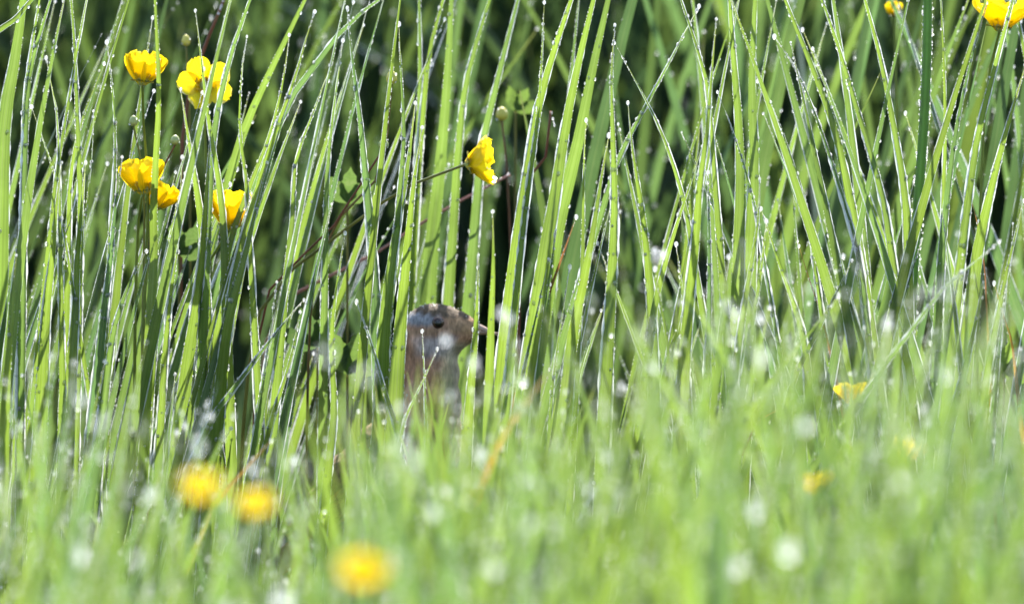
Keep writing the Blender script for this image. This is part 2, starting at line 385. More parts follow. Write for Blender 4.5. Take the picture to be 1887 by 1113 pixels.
Vb = blades(b, rng.uniform(.15, .226, nb) - b[:, 1] * math.tan(PITCH), np.abs(rng.normal(.06, .09, nb)), np.where(rng.random(nb) < .6, 0, math.pi) + rng.normal(0, .5, nb), rng.uniform(.005, .0095, nb),
            rng.normal(0, .5, nb), rng.uniform(0, .12, nb), rng.uniform(.15, .6, nb), .6 * rng.random(nb) ** 1.8, rng.uniform(.8, 1.15, nb), 9)
Vb = clear_of_bird(Vb[0], Vb[2]); tag(blade_object('grass', *Vb, M_GRASS), "soft short blades screening the bird's breast", 'grass', kind='stuff')
tag(blade_object('grass', *V1, M_GRASS), 'slightly blurred shorter blades just in front of the bird', 'grass', kind='stuff')
tag(blade_object('grass', *V2, M_GRASS), 'heavily blurred pale green grass along the bottom edge', 'grass', kind='stuff')
P, r = edge_dew(V1[0], .004, .0002, .0006, .5); P2 = V1[0][:, -1, 1]; r2 = rng.uniform(.0006, .0014, len(P2))
tag(dew_object('dew_drops', np.r_[P, P2], np.r_[r, r2]), 'dew on the slightly blurred shorter blades', 'dew', kind='stuff')
P, r = edge_dew(V2[0], .0055, .0003, .0013, .5); P2 = V2[0][rng.random(len(V2[0])) < .16][:, -1, 1]; r2 = .001 + .0022 * rng.random(len(P2)) ** 2
tag(dew_object('dew_drops', np.r_[P, P2], np.r_[r, r2]), 'dew on the heavily blurred grass, softened into pale discs', 'dew', kind='stuff')

rng = np.random.default_rng(142); random.seed(6)
# ------------------------------------------------------------------ the single blades one can pick out
def grass_blade(label, width, depth, hue, yaw, dew, pts, m=None, fold=.42, val=1.0, tipdrop=True, group=None, name='blade_of_grass', foot=None):
    Y = depth / 100.0
    off = pts[0][1] <= 3
    if off:
        (x0, y0), (x1, y1) = pts[0], pts[1]
        k = 150 / math.hypot(x0 - x1, y0 - y1); pts = [(x0 + (x0 - x1) * k, y0 + (y0 - y1) * k)] + list(pts)
    W = [at(px, py, Y + .006 * math.sin(i * 1.3 + depth)) for i, (px, py) in enumerate(pts)]
    last, prev = W[-1], W[-2]
    if foot is None:
        sl = (last.x - prev.x) / max(.01, prev.z - last.z)
        drop = max(last.z, .015) + .006
        bx = last.x + max(-.5, min(.5, sl)) * drop * .75
        W.append(Vector((last.x * .45 + bx * .55, Y + .008, last.z * .5)))
        W.append(Vector((bx, Y + .012, -.006)))
    S = 26
    c, Ltot = spline([tuple(p) for p in reversed(W)], S)
    t = np.linspace(0, 1, S)
    tan = np.gradient(c, axis=0); tan /= np.linalg.norm(tan, axis=1, keepdims=True)
    tw = yaw + rng.normal(0, .3) * (t - .5)
    side = np.stack([np.cos(tw), np.sin(tw), np.zeros(S)], 1); side -= tan * (side * tan).sum(1, keepdims=True); side /= np.linalg.norm(side, axis=1, keepdims=True)
    nrm = np.cross(tan, side)
    prof = np.clip(.6 + 1.2 * t, 0, 1) * np.clip((1 - t) / .52, 0, 1) ** .85 * 1.12
    prof[-1] = .03
    hw = .53 * width * PX / max(.45, math.cos(yaw)) * prof
    q5 = np.array([-1, -.52, 0, .52, 1.0]); fz = fold * np.abs(q5) ** 1.3
    V = c[:, None, :] + side[:, None, :] * (hw[:, None] * q5)[..., None] + nrm[:, None, :] * (hw[:, None] * fz)[..., None]
    idx = np.arange(S * 5).reshape(S, 5)
    q = np.stack([idx[:-1, :-1], idx[:-1, 1:], idx[1:, 1:], idx[1:, :-1]], -1).reshape(-1, 4)
    A = np.zeros((S, 5, 4)); A[..., 0] = hue; A[..., 1] = val; A[..., 2] = t[:, None]; A[..., 3] = (q5 + 1) / 2
    base = Vector(c[0])
    me = raw_mesh(name, V.reshape(-1, 3) - np.array(base), q); set_attr(me, 'blade', A.reshape(-1, 4))
    o = link(name, me, m or M_GRASS); o.location = base
    tag(o, label, 'grass blade', group, 'thing')
    if dew > 0:
        P, r = edge_dew(V[None][:, :, [0, 2, 4]], .0009 / dew, .00014, .00045, .62)
        Pb, rb = edge_dew(V[None][:, :, [0, 2, 4]], .0075 / dew, .0003, .0010, .6); P = np.r_[P, Pb]; r = np.r_[r, rb]
        k = max(3, int(12 * dew)); j = rng.integers(int(S * .35), S - 2, k); e = rng.integers(0, 5, k)
        P = np.r_[P, V[j, e]]; r = np.r_[r, rng.uniform(.0005, .0012, k)]
        if tipdrop and not off: P = np.r_[P, V[-1:, 2]]; r = np.r_[r, rng.uniform(.0007, .0014, 1)]
        do = dew_object('dew_drops', P - np.array(base), r); do.parent = o; tag(do, kind='stuff')
        if dew > .35:
            fv, ff = film_mesh([V[4:, 0], V[4:, 4]], .00058 * min(1.5, .6 + .45 * dew), width + depth)
            fo = link('dew_film', raw_mesh('dew_film', np.array(fv) - np.array(base), ff), M_FILM); fo.parent = o; tag(fo, kind='stuff')
    return o

B = [
 # label, width px, depth cm, hue, yaw, dew, points tip -> down
 ('broad bright blade cutting slantwise across the top left corner', 26, 1, .05, .1, .4, [(58, 0), (20, 45), (-40, 112)]),
 ('wide pale green blade below the top left corner, standing behind thin dewy ones', 38, 6, .25, .2, .5, [(48, -30), (28, 110), (8, 230), (0, 420)]),
 ('thin dewy blade rising past the left edge of the wide pale blade', 11, -1, .1, .3, 1, [(73, 0), (58, 90), (45, 200), (40, 420), (36, 560)]),
 ('silvery dew-thick blade running up between the wide pale blade and the dark gap', 14, -2, .5, .75, 1.8, [(94, 0), (68, 85), (54, 150), (48, 260), (45, 420)]),
 ('long upright blade beaded white on both edges, first left of the cup-shaped buttercup', 13, 0, .15, .2, 1.6, [(131, 0), (138, 90), (144, 250), (149, 380), (146, 520)]),
 ('narrow blade crossing the tall beaded one near the top left', 9, -1, .1, .3, 1.1, [(160, 0), (143, 90), (126, 190), (108, 300), (96, 400)]),
 ('slim blade with a round drop at its tip against the dark gap at upper left', 11, -2, .1, .2, .8, [(85, 107), (96, 165), (106, 225), (110, 400), (112, 520)]),
 ('short dark-tipped blade left of the drop-tipped slim one, leaning inward', 8, -1, .1, .1, .9, [(58, 197), (78, 255), (100, 320), (112, 390)]),
 ('curved plain bright blade bending to a point below and left of the cup-shaped buttercup', 15, 2, .05, .1, .5, [(192, 118), (165, 185), (145, 240), (130, 330), (126, 450)]),
 ('narrow silver-sided blade pointing up just left of the cup-shaped buttercup', 11, -1, .35, .8, 1.5, [(197, 78), (206, 150), (213, 235), (212, 330), (205, 440)]),
 ('very thin blade holding one round drop between the silver-sided and curved blades', 6, 1, .3, .2, .8, [(172, 205), (170, 280), (163, 350), (155, 440)]),
 ('tall plain upright blade passing right in front of the three left-hand buttercups', 16, -4, .05, .15, .35, [(286, 0), (293, 165), (288, 290), (283, 400), (284, 480), (275, 640)]),
 ('tapered blade with one white edge, tip just under the open-faced buttercup', 25, -2, .08, .25, 1.1, [(333, 165), (350, 270), (366, 370), (376, 450), (380, 560)]),
 ('narrow blade standing in front of the open-faced buttercup', 17, -3, .1, .3, .4, [(360, 20), (371, 110), (385, 225), (403, 330), (412, 410), (416, 520)]),
 ('silver-edged blade brushing the open-faced buttercup from the side', 16, -2, .55, .6, 1.7, [(463, -4), (428, 97), (399, 223), (387, 360), (380, 520)]),
 ('fine-tipped blade with a dark edge between the open buttercup and the bent bright pair', 13, -2, .12, .3, 1, [(455, 68), (446, 130), (442, 240), (454, 330), (460, 430)]),
 ('sharp yellow-green blade with a drop on its needle tip, front one of the leaning pair', 20, -4, .03, .15, 1.2, [(580, 22), (560, 85), (542, 150), (503, 260), (470, 370), (440, 480), (420, 600)]),
 ('rear blade of the leaning yellow-green pair above the low cupped buttercup', 15, -2, .08, .2, 1, [(533, 65), (520, 160), (494, 260), (458, 350), (424, 450), (408, 560)]),
 ('broad soft blade slanting up to the top edge behind the leaning pair', 22, 9, .2, .15, .3, [(562, 0), (510, 108), (463, 209), (435, 290)]),
 ('whitish dew-covered blade slanting across the others near the top, left of centre', 19, 6, .75, .7, 1.8, [(704, -2), (640, 47), (582, 122), (540, 180), (505, 260)]),
 ('grey-green ribbon-like blade hanging straight from the top, left of the green buds', 20, 3, .8, .6, 1.1, [(640, 15), (648, 95), (664, 215), (675, 325), (689, 470), (698, 640)]),
 ('dark-bodied blade with a pale edge and a drop tip behind the ribbon-like blade', 15, 5, .45, .4, .8, [(632, 75), (618, 180), (608, 270), (602, 360), (600, 480)]),
 ('upright grey-green blade tipped with a drop just right of the yellow bud', 17, 1, .5, .35, 1.2, [(735, 45), (740, 145), (745, 255), (737, 360), (729, 470), (715, 600)]),
 ("broad bright blade overlapping the back of the bird's head", 29, -3, .03, .15, 1.1, [(778, 235), (764, 330), (754, 430), (745, 530), (734, 665), (729, 760)]),
 ("wide mid-green blade just behind the bright one at the bird's nape", 27, 1, .2, .1, .5, [(765, 190), (752, 300), (735, 400), (716, 530), (706, 640), (704, 740)]),
 ("blade with a drop on its tip leaning in over the bird's back", 13, -5, .3, .4, 1.3, [(657, 556), (682, 625), (711, 725), (733, 795), (745, 870)]),
 ('slim upright blade with a twin drop on top, left of the bird below brown stalk', 15, -3, .1, .2, .9, [(636, 430), (625, 500), (614, 580), (612, 660), (616, 760), (605, 870)]),
 ('thin silver spike standing a hand to the left of the bird', 13, -3, .7, .85, 1.8, [(510, 520), (498, 620), (482, 730), (470, 820)]),
 ('silvered blade leaning far over, crossing the thin spike left of the bird', 15, -6, .6, .75, 1.8, [(560, 553), (520, 600), (478, 655), (430, 720), (385, 790)]),
 ('short bright blade tucked under the tip of the far-leaning silvered blade', 14, -4, .05, .2, .8, [(553, 575), (537, 655), (512, 740), (495, 800)]),
 ('broad bright blade below the low cupped buttercup, foremost of the left clump', 25, -5, .04, .2, 1.1, [(492, 300), (473, 380), (448, 488), (420, 603), (407, 720)]),
 ('broad sunlit blade low in the left clump, wide flat and plain', 25, -3, .05, .1, .7, [(114, 300), (104, 380), (97, 470), (86, 567), (79, 700)]),
 ('flat bright blade beside the wide plain one in the left clump', 23, -1, .08, .1, .6, [(158, 300), (150, 390), (142, 480), (139, 570), (132, 680)]),
 ('grey-blue blade beaded along both edges in the left clump', 20, -3, .95, .35, 1.7, [(225, 290), (214, 370), (205, 470), (195, 560), (185, 650)]),
 ('silver-sided blade ending in a large drop under the stacked buttercups', 21, -4, .5, .55, 1.4, [(270, 463), (240, 520), (213, 600), (198, 700), (188, 790)]),
 ('bright blade standing close beside the tall plain one under the stacked buttercups', 19, -2, .06, .2, 1, [(342, 320), (322, 400), (304, 490), (290, 580), (280, 680)]),
 ('narrow upright blade with evenly spaced drops under the tapered blade', 14, -3, .1, .3, 1.2, [(336, 290), (328, 440), (315, 540), (306, 640), (300, 730)]),
 ('broad blade with a white rim directly left of the low cupped buttercup', 25, -3, .08, .2, 1.2, [(388, 240), (382, 340), (373, 470), (360, 580), (344, 690)]),
 ('bright short-tipped blade leaning off the top edge right of the yellow bud', 17, 13, .05, .2, .9, [(820, -10), (800, 60), (787, 130), (776, 250), (770, 330)]),
 ('broad soft green upright band behind the side-on buttercup', 27, 15, .35, .1, .3, [(832, 0), (824, 150), (812, 300), (797, 440), (790, 540)]),
 ('dew-edged upright blade directly left of the broad soft band', 17, 14, .3, .3, 1.2, [(773, -5), (775, 150), (770, 300), (762, 420)]),
 ('long blade with a silver edge passing left of the side-on buttercup', 19, 13.5, .3, .4, 1.2, [(903, 0), (886, 54), (858, 162), (845, 290), (838, 400), (830, 520)]),
 ('dark blade with a broad pale stripe slanting above the side-on buttercup', 20, 14, .5, .45, 1.2, [(955, 0), (932, 90), (908, 190), (890, 270), (880, 380)]),
 ('long bright blade sweeping from the top edge down beside the bill', 25, -2, .04, .15, 1.2, [(1056, -8), (1020, 100), (992, 200), (975, 310), (957, 430), (941, 560), (930, 660), (920, 770)]),
 ('thin dewy blade ending in a fine point above the side-on buttercup', 14, -3, .15, .4, 1.3, [(1003, 5), (998, 120), (990, 230), (976, 330), (964, 430), (955, 520)]),
 ('broad blade sweeping parallel behind the long bright one', 26, 4, .15, .1, .6, [(1096, -8), (1070, 100), (1045, 220), (1020, 380), (1000, 500)]),
 ('wide soft green blade behind the parallel pair at top centre', 30, 8, .3, .1, .3, [(1122, -5), (1092, 130), (1062, 280), (1032, 400), (1010, 520)]),
 ('short upright blade with a round drop on its tip at upper centre', 13, -1, .1, .2, .4, [(1080, 222), (1076, 300), (1075, 400), (1073, 500), (1066, 620)]),
 ('tall dew-rimmed blade with a drop below its needle tip, upright right of centre', 22, -4, .15, .2, 1.8, [(1133, 47), (1127, 144), (1130, 250), (1133, 380), (1130, 480), (1125, 570), (1118, 700)]),
 ('bright clean blade in front of the dark gap right of the bird', 25, -5, .02, .1, .7, [(1122, 250), (1108, 330), (1094, 420), (1078, 510), (1063, 580), (1052, 650), (1043, 750)]),
 ("smooth plain blade standing in front of the bird's bill tip", 22, -9, .03, .05, .1, [(908, 390), (909, 490), (905, 600), (901, 750), (900, 900)]),
 ("pointed blade with a beaded edge crossing the bird's bill", 22, -3, .05, .15, 1.1, [(882, 470), (880, 540), (876, 620), (868, 710), (862, 800)]),
 ('hair-thin blade carrying stacked drops before the dark gap right of the bird', 8, -1, .3, .3, 1.1, [(1050, 492), (1036, 580), (1022, 680), (1015, 760)]),
 ('short thin blade with a hanging drop right of the clean bright blade', 10, -2, .1, .2, .6, [(1108, 572), (1086, 630), (1066, 700), (1055, 770)]),
 ('thin dark green blade leaning through the gap right of the bill', 9, 2, .6, .3, .7, [(1011, 478), (993, 560), (962, 700), (950, 780)]),
 ("thin blade with a drop reaching up before the bird's throat", 11, -8, .1, .3, .8, [(806, 643), (778, 706), (749, 767), (735, 830)]),
 ("hair-fine short blade standing before the bird's cheek and breast", 9, -6, .15, .3, .6, [(778, 610), (782, 690), (786, 800), (788, 900)]),
 ('blade with one serrated dewy edge tilting left, right of the tall dew-rimmed one', 22, -3, .08, .2, 1.4, [(1157, 190), (1168, 290), (1183, 380), (1195, 490), (1203, 600), (1206, 720)]),
 ('tall bright blade topped by a green needle, foremost right of centre', 21, -5, .04, .15, 1, [(1320, 36), (1311, 145), (1303, 250), (1290, 340), (1282, 450), (1272, 540), (1260, 690)]),
 ('blade leaning against the tall needle-topped one, forming a narrow arch with it', 17, -3, .08, .2, .8, [(1294, 270), (1270, 345), (1247, 415), (1225, 490), (1206, 570), (1192, 680)]),
 ('grey dew-crusted upright blade right beside the tall needle-topped one', 15, -3, .9, .7, 2.2, [(1305, 318), (1308, 450), (1308, 600), (1304, 720)]),
 ('small tapered blade inside the arch below the tall needle-topped blade', 13, -2, .15, .2, 1.1, [(1246, 450), (1256, 525), (1264, 600), (1268, 690)]),
 ('upright blade with a thread-like tip right of the black gap', 19, -4, .06, .2, .9, [(1400, 330), (1396, 420), (1376, 540), (1356, 680), (1349, 770)]),
 ('blade running close alongside the thread-tipped one, pale and wide', 18, -6, .12, .15, .6, [(1412, 408), (1401, 515), (1386, 600), (1372, 700)]),
 ('blade falling away to the lower right from the thread-tipped pair', 19, -2, .1, .2, 1, [(1402, 385), (1438, 490), (1468, 575), (1484, 640), (1492, 740)]),
 ('blade climbing to the right across the fallen-away blade, silver along its top', 17, -5, .2, .35, 1.3, [(1570, 480), (1542, 540), (1502, 620), (1464, 700), (1440, 800)]),
 ('long silver dewy blade lying far over to the upper right across the right-hand clump', 15, -18, .6, .7, 2, [(1842, 445), (1790, 490), (1738, 533), (1688, 600), (1630, 680), (1560, 790)]),
 ('thin frosted blade tilting left with a bright drop at its end, upper right', 12, -1, .6, .7, 2.2, [(1427, 68), (1472, 137), (1518, 252), (1560, 385), (1586, 480), (1600, 600)]),
 ('smooth green blade parallel to the frosted one, running off the top', 19, 0, .12, .15, .7, [(1447, 0), (1486, 97), (1537, 234), (1572, 395), (1592, 520)]),
 ('white-edged blade tilting left, second right of the frosted one', 14, -2, .2, .4, 1.6, [(1515, 0), (1544, 83), (1580, 201), (1626, 359), (1646, 480)]),
 ('plain tilted blade leaning onto the stout dark stem from the left', 17, -1, .1, .2, .8, [(1594, 0), (1623, 108), (1644, 215), (1668, 359), (1674, 470), (1676, 600)]),
 ('narrow bright blade just right of the stout dark stem', 10, 2, .05, .2, .4, [(1734, 0), (1740, 120), (1742, 250), (1738, 400)]),
 ('grey-green blade with a white edge pointing at the top right buttercup', 18, 1, .75, .5, 1.5, [(1819, 7), (1788, 119), (1765, 230), (1750, 335), (1738, 460), (1730, 600)]),
 ('bright blade crossing in front of the top right buttercup', 18, -2, .15, .4, 1.3, [(1866, 3), (1831, 137), (1803, 250), (1785, 370), (1768, 520)]),
 ('broad sunlit blade entering from the right edge below the top right buttercup', 30, -2, .05, .1, 1.1, [(1890, 120), (1848, 266), (1820, 380), (1800, 480), (1785, 610)]),
 ('thin blade tipping left from the top edge above the tall needle-topped blade', 13, 2, .15, .3, .9, [(1255, 0), (1280, 72), (1304, 160), (1312, 250)]),
 ('wide mid-green upright blade on the top edge, left one of two side by side', 23, 4, .2, .1, .6, [(1345, -2), (1352, 108), (1360, 200), (1365, 330), (1362, 460)]),
 ('wide mid-green upright blade on the top edge, right one of two side by side', 25, 6, .25, .1, .4, [(1392, -2), (1386, 150), (1390, 300), (1384, 450)]),
 ('silver blade slanting up to the right, right of the tall dew-rimmed one', 16, 4, .6, .6, 1.6, [(1288, 12), (1234, 115), (1182, 213), (1145, 285), (1120, 360)]),
 ('thin silver line of a blade tipping left above the black gap', 8, 3, .7, .6, 1.4, [(1322, 170), (1350, 240), (1383, 345), (1400, 430)]),
 ('slender blade tipping left between the black gap and the frosted blade', 11, 0, .3, .4, 1.3, [(1396, 150), (1431, 215), (1460, 295), (1485, 375), (1500, 470)]),
 ('thin crossing blade leaning left behind the serrated dewy one', 13, 3, .2, .2, .5, [(1133, 80), (1180, 165), (1222, 250), (1258, 360), (1275, 450)]),
 ('bright blade rising along the right edge below the broad sunlit one', 19, -4, .05, .2, 1.1, [(1887, 370), (1858, 490), (1832, 620), (1812, 740), (1800, 840)]),
 ('soft diagonal blade crossing low in front of the thread-tipped pair', 17, -22, .15, .2, .3, [(1545, 545), (1490, 615), (1430, 690), (1370, 775), (1320, 860)]),
 ('soft diagonal blade just below the half-hidden buttercup', 17, -26, .12, .2, .3, [(1618, 675), (1575, 745), (1530, 815), (1470, 910)]),
 ('bright upright blade low at the right, left of the blurred bud', 22, -6, .05, .15, .8, [(1812, 520), (1795, 610), (1768, 720), (1745, 810), (1735, 900)]),
 ('dark green blade beside the bright upright one low at the right', 18, -3, .9, .3, .9, [(1850, 560), (1838, 680), (1828, 790), (1818, 900)]),
 ('plain bright blade curling in from the left edge, lowest of the left clump', 22, -10, .05, .1, .3, [(30, 470), (24, 560), (14, 680), (8, 800)]),
 ('pale blade with white dots right of the stacked buttercups, bending at mid height', 16, -2, .15, .3, 1.2, [(610, 120), (575, 215), (545, 300), (540, 400), (528, 520)]),
]
for row in B: grass_blade(*row)
D = [
 ('yellowing blade leaning to the right below the bill', 17, -60, .0, .15, .6, [(1026, 664), (985, 720), (950, 770), (905, 852)]),
 ('thin rust-brown dry blade right of the thread-tipped pair', 8, 0, .9, .3, .3, [(1470, 445), (1488, 505), (1511, 572), (1530, 650)]),
 ('short orange-yellow blade low near the right edge', 11, 1, .1, .2, .2, [(1832, 522), (1847, 575), (1864, 626), (1872, 690)]),
 ('small brown dry tip right of the stout dark stem', 6, 0, .9, .3, .2, [(1789, 366), (1804, 425), (1814, 490), (1818, 560)]),
 ('blurred orange dry blade slanting up beside the front pair of buttercups', 15, -30, .35, .2, .2, [(500, 812), (450, 865), (400, 925), (372, 985)]),
 ('brown dry stalk end poking out under the arch right of the bird', 9, -2, .8, .3, .2, [(1478, 732), (1440, 752), (1400, 775), (1380, 810)]),
 ('reddish dry blade behind the dark gap right of the bird', 15, 9, .95, .2, .2, [(1062, 400), (1030, 490), (995, 590), (965, 690)]),
]
for row in D: grass_blade(*row, m=M_DRY, name='blade_of_dry_grass')

# stout grass culm with a node
cu = empty('grass_culm', at(1688, 556, .02)); cu.location.z = 0
def culm_part(name, y0, y1, r0, r1, m, k=6):
    pts = [at(1703 - (y / 560) * 15, y, .02) + Vector((.0025 * math.sin(y * .006 + 1), 0, 0)) for y in np.linspace(y0, y1, k)] if y1 < 900 else [at(1703 - (y / 560) * 15, y, .02) + Vector((.0025 * math.sin(y * .006 + 1), 0, 0)) for y in np.linspace(y0, y1, k)]
    vs, fs = tube(pts, list(np.linspace(r0, r1, k)), 14); me = raw_mesh(name, vs, fs)
    A = np.zeros((len(vs), 4)); A[:, 0] = .3; A[:, 1] = 1.3; A[:, 2] = .4; A[:, 3] = np.tile(np.linspace(0, 1, 14), k); set_attr(me, 'blade', A)
    return link(name, me, m, cu)
culm_part('sheath', -120, 372, .0026, .0030, M_CULM, 12)
culm_part('node', 370, 386, .0036, .0031, M_CULM, 4)
culm_part('stem', 384, 1330, .0028, .0027, M_CULM, 10)
tag(cu, 'stout dark green grass stem with a swollen joint, upright at right', 'grass stem')
pe = [at(1703 - (y / 560) * 15, y, .02) + Vector((.0025 * math.sin(y * .006 + 1) + s * .0027, -.001, 0)) for s in (-1, 1) for y in np.linspace(-40, 700, 260)]
pe = [p + Vector((rng.normal(0, .0005), 0, rng.normal(0, .004))) for p in pe]
do = dew_object('dew_drops', [p - cu.location for p in pe], .0002 + .0007 * rng.random(len(pe)) ** 2.5); do.parent = cu; tag(do, kind='stuff')

rng = np.random.default_rng(149); random.seed(7)
# ------------------------------------------------------------------ buttercups
def petal_mesh(L, W, cup, flare, seed, curl=.0):
    """one petal growing from the origin along local +x, opening from +z (flower axis); cup in degrees from the axis"""
    rs = random.Random(seed); n, m = 12, 9; vs, fs, A = [], [], []
    for i in range(n):
        t = i / (n - 1)
        w_ = W * (.16 + .84 * math.sin(math.pi * min(1, t * 1.0) ** .85 * .5 + 0)) * (1 if t < .62 else math.sqrt(max(.0, 1 - ((t - .62) / .395) ** 2)))
        ang = R(cup) + R(flare) * t
        # integrate along the arc
        k = 12; px = pz = 0
        for j in range(k):
            a = R(cup) * (.35 + .65 * min(1, 1.6 * t * (j + .5) / k)) + R(flare) * t * (j + .5) / k
            px += math.sin(a) * L * t / k; pz += math.cos(a) * L * t / k
        for j in range(m):
            s = (j / (m - 1)) * 2 - 1
            notch = -.025 * L * math.exp(-(s / .25) ** 2) * (t > .9)
            bow = W * .24 * (1 - s * s) * min(1, t * 2)       # hollow towards the flower axis
            rip = .035 * W * math.sin(s * 5 + rs.random() * 2 + i * .7) * t
            vs.append((px + bow * math.cos(ang) * .7 + notch * math.sin(ang) + rip, s * w_ * .5, pz - bow * math.sin(ang) * .5 + notch * math.cos(ang) + rip))
            A.append((.2, 1, t, j / (m - 1)))
    for i in range(n - 1):
        for j in range(m - 1): fs.append((i * m + j, i * m + j + 1, (i + 1) * m + j + 1, (i + 1) * m + j))
    me = raw_mesh('petal', vs, fs); set_attr(me, 'blade', A); return me
def leafy(name, vs, fs, hue, m, val=1.0):
    me = raw_mesh(name, vs, fs); A = np.zeros((len(vs), 4)); A[:, 0] = hue; A[:, 1] = val; A[:, 2] = .4; A[:, 3] = rng.random(len(vs)); set_attr(me, 'blade', A); me.materials.append(m); return me
def stalk(parent, pts, r0, r1, hue, name='stem', m=None):
    c, _ = spline([tuple(p) for p in pts], 14)
    vs, fs = tube(c, list(np.linspace(r0, r1, 14)), 7)
    o = bpy.data.objects.new(name, leafy(name, [Vector(v) - parent.location for v in vs], fs, hue, m or M_STEM)); col.objects.link(o); o.parent = parent; return o
_pet = {}
def buttercup(label, c, axis, L, cup, flare, stempts, roll=0.0, npet=5, W=None, stemhue=.1, skip=(), dew=6, face=True):
    """c centre of the flower base (world), axis its opening direction, stempts from flower to ground (world)"""
    c = Vector(c); root = empty('buttercup', Vector((stempts[-1][0], stempts[-1][1], 0)))
    tag(root, label, 'buttercup', None)
    Q = Vector(axis).to_track_quat('Z', 'Y').to_matrix().to_4x4(); base = Matrix.Translation(c - root.location) @ Q
    if face: ax_ = Q.to_3x3().inverted() @ Vector((0, -1, 0)); roll += math.atan2(ax_.y, ax_.x)
    Wp = W or L * 1.38; dp = []
    for k in range(npet):
        if k in skip: continue
        key = (round(L, 4), cup, flare, k % 3, round(Wp, 4))
        if key not in _pet: _pet[key] = petal_mesh(L, Wp, cup + (k % 3 - 1) * 5, flare, k * 7 + 1)
        o = link('petal', _pet[key], M_PETAL); o.parent = root
        o.matrix_local = base @ Matrix.Rotation(roll + 2 * math.pi * k / npet + random.uniform(-.09, .09), 4, 'Z') @ Matrix.Rotation(random.uniform(-.12, .12), 4, 'Y')
        vv = _pet[key].vertices
        for _ in range(dew // 2 if dew else 0): dp.append((root.matrix_basis @ o.matrix_local) @ vv[random.randrange(len(vv) // 2, len(vv))].co - root.location if False else o.matrix_local @ vv[random.randrange(len(vv) // 2, len(vv))].co)
    # sepals, carpels, stamens
    for k in range(5):
        me = petal_mesh(L * .42, L * .26, 70, 20, 50 + k); o = link('sepal', me, M_STEM); o.parent = root
        o.matrix_local = base @ Matrix.Translation((0, 0, -.0006)) @ Matrix.Rotation(roll + .6 + 2 * math.pi * k / 5, 4, 'Z')
    bm = bmesh.new(); bmesh.ops.create_icosphere(bm, subdivisions=2, radius=L * .17)
    for v in bm.verts: v.co *= 1 + .12 * mnoise.noise(v.co * 900); v.co.z += L * .14
    for f in bm.faces: f.smooth = True
    me = bpy.data.meshes.new('carpels'); bm.to_mesh(me); bm.free(); o = link('carpels', me, M_BUD); o.parent = root; o.matrix_local = base
    vs, fs = [], []
    for k in range(34):
        a = k * 2.4; r_ = L * (.15 + .12 * random.random()); h = L * (.28 + .12 * random.random())
        tv, tf = tube([(math.cos(a) * r_ * .6, math.sin(a) * r_ * .6, L * .04), (math.cos(a) * r_, math.sin(a) * r_, h * .8), (math.cos(a) * r_ * 1.1, math.sin(a) * r_ * 1.1, h), (math.cos(a) * r_ * 1.12, math.sin(a) * r_ * 1.12, h * 1.12)], [L * .012, L * .012, L * .034, L * .012], 5)
        fs += [tuple(i + len(vs) for i in f) for f in tf]; vs += tv
    o = link('stamens', raw_mesh('stamens', vs, fs), M_STAMEN); o.parent = root; o.matrix_local = base; tag(o, kind='stuff')
    stalk(root, [c + Vector(axis).normalized() * .0005] + [Vector(p) for p in stempts], .0008, .0013, stemhue)
    if dew:
        d = dew_object('dew_drops', [tuple(p) for p in dp], rng.uniform(.0004, .0011, len(dp))); d.parent = root; tag(d, kind='stuff')
    return root
def A_(px, py, d): return at(px, py, d / 100)
def down(px, d, drift=0):
    p = at(px, 1113, d / 100); return Vector((p.x + drift, p.y + .01, -.005))
buttercup('cup-shaped yellow buttercup seen from the side with a white glint, highest at left', A_(262, 157, -3), (.12, .16, 1), .0200, 21, 5, [A_(262, 205, -2), A_(270, 285, 0), A_(272, 420, 1), A_(262, 700, 1), down(258, 1)], roll=.1, dew=4)
buttercup('open-faced yellow buttercup with spread petals turned towards the viewer', A_(377, 160, 9), (.05, -1, .30), .0200, 64, 14, [A_(376, 195, 9.5), A_(380, 300, 10), A_(388, 480, 10), A_(392, 800, 10), down(395, 10)], roll=.62, W=.0158, dew=4, face=False)
buttercup('upper one of the two stacked buttercups, a closed yellow cup with crinkled rim', A_(266, 358, -2), (-.12, .05, 1), .0215, 16, 3, [A_(258, 380, 2.3), A_(252, 470, 2.5), A_(248, 700, 3), down(246, 3)], roll=-.15, dew=6)
buttercup('lower one of the two stacked buttercups, tilted and half hidden behind an upright blade', A_(284, 386, 1), (.35, .1, .8), .0175, 19, 4, [A_(276, 410, 4), A_(266, 500, 4.5), A_(262, 720, 5), down(262, 5)], roll=.2, dew=3)
buttercup('low cupped yellow buttercup behind the leaning bright pair, front petals folded down', A_(424, 424, 0), (.10, .02, 1), .0240, 19, 8, [A_(408, 446, 2.5), A_(375, 500, 3), A_(350, 640, 3), down(340, 3)], roll=-.2, dew=6)
buttercup('side-on yellow buttercup at top centre facing right on a slanting stalk', A_(858, 303, -5), (1, -.12, .2), .0205, 46, 10, [A_(842, 311, -4), A_(790, 328, -1), A_(735, 352, 3), A_(690, 385, 4), A_(620, 435, 5), A_(540, 495, 5.5), A_(490, 540, 6), A_(450, 760, 6), down(430, 6)], roll=.25, W=.026, stemhue=.35, dew=4)
buttercup('yellow buttercup cut by the frame at the top right corner', A_(1842, 58, 3), (.1, .05, 1), .0235, 36, 24, [A_(1832, 90, 4.5), A_(1815, 200, 5), A_(1806, 420, 5), A_(1800, 760, 5), down(1800, 5)], roll=.3, dew=3)
buttercup('tiny blurred yellow flower near the top edge left of the top right buttercup', A_(1648, 30, 22), (-.1, -.4, 1), .0085, 18, 8, [A_(1649, 80, 22), A_(1655, 300, 22), A_(1660, 700, 22), down(1660, 22)], roll=.4, dew=0)
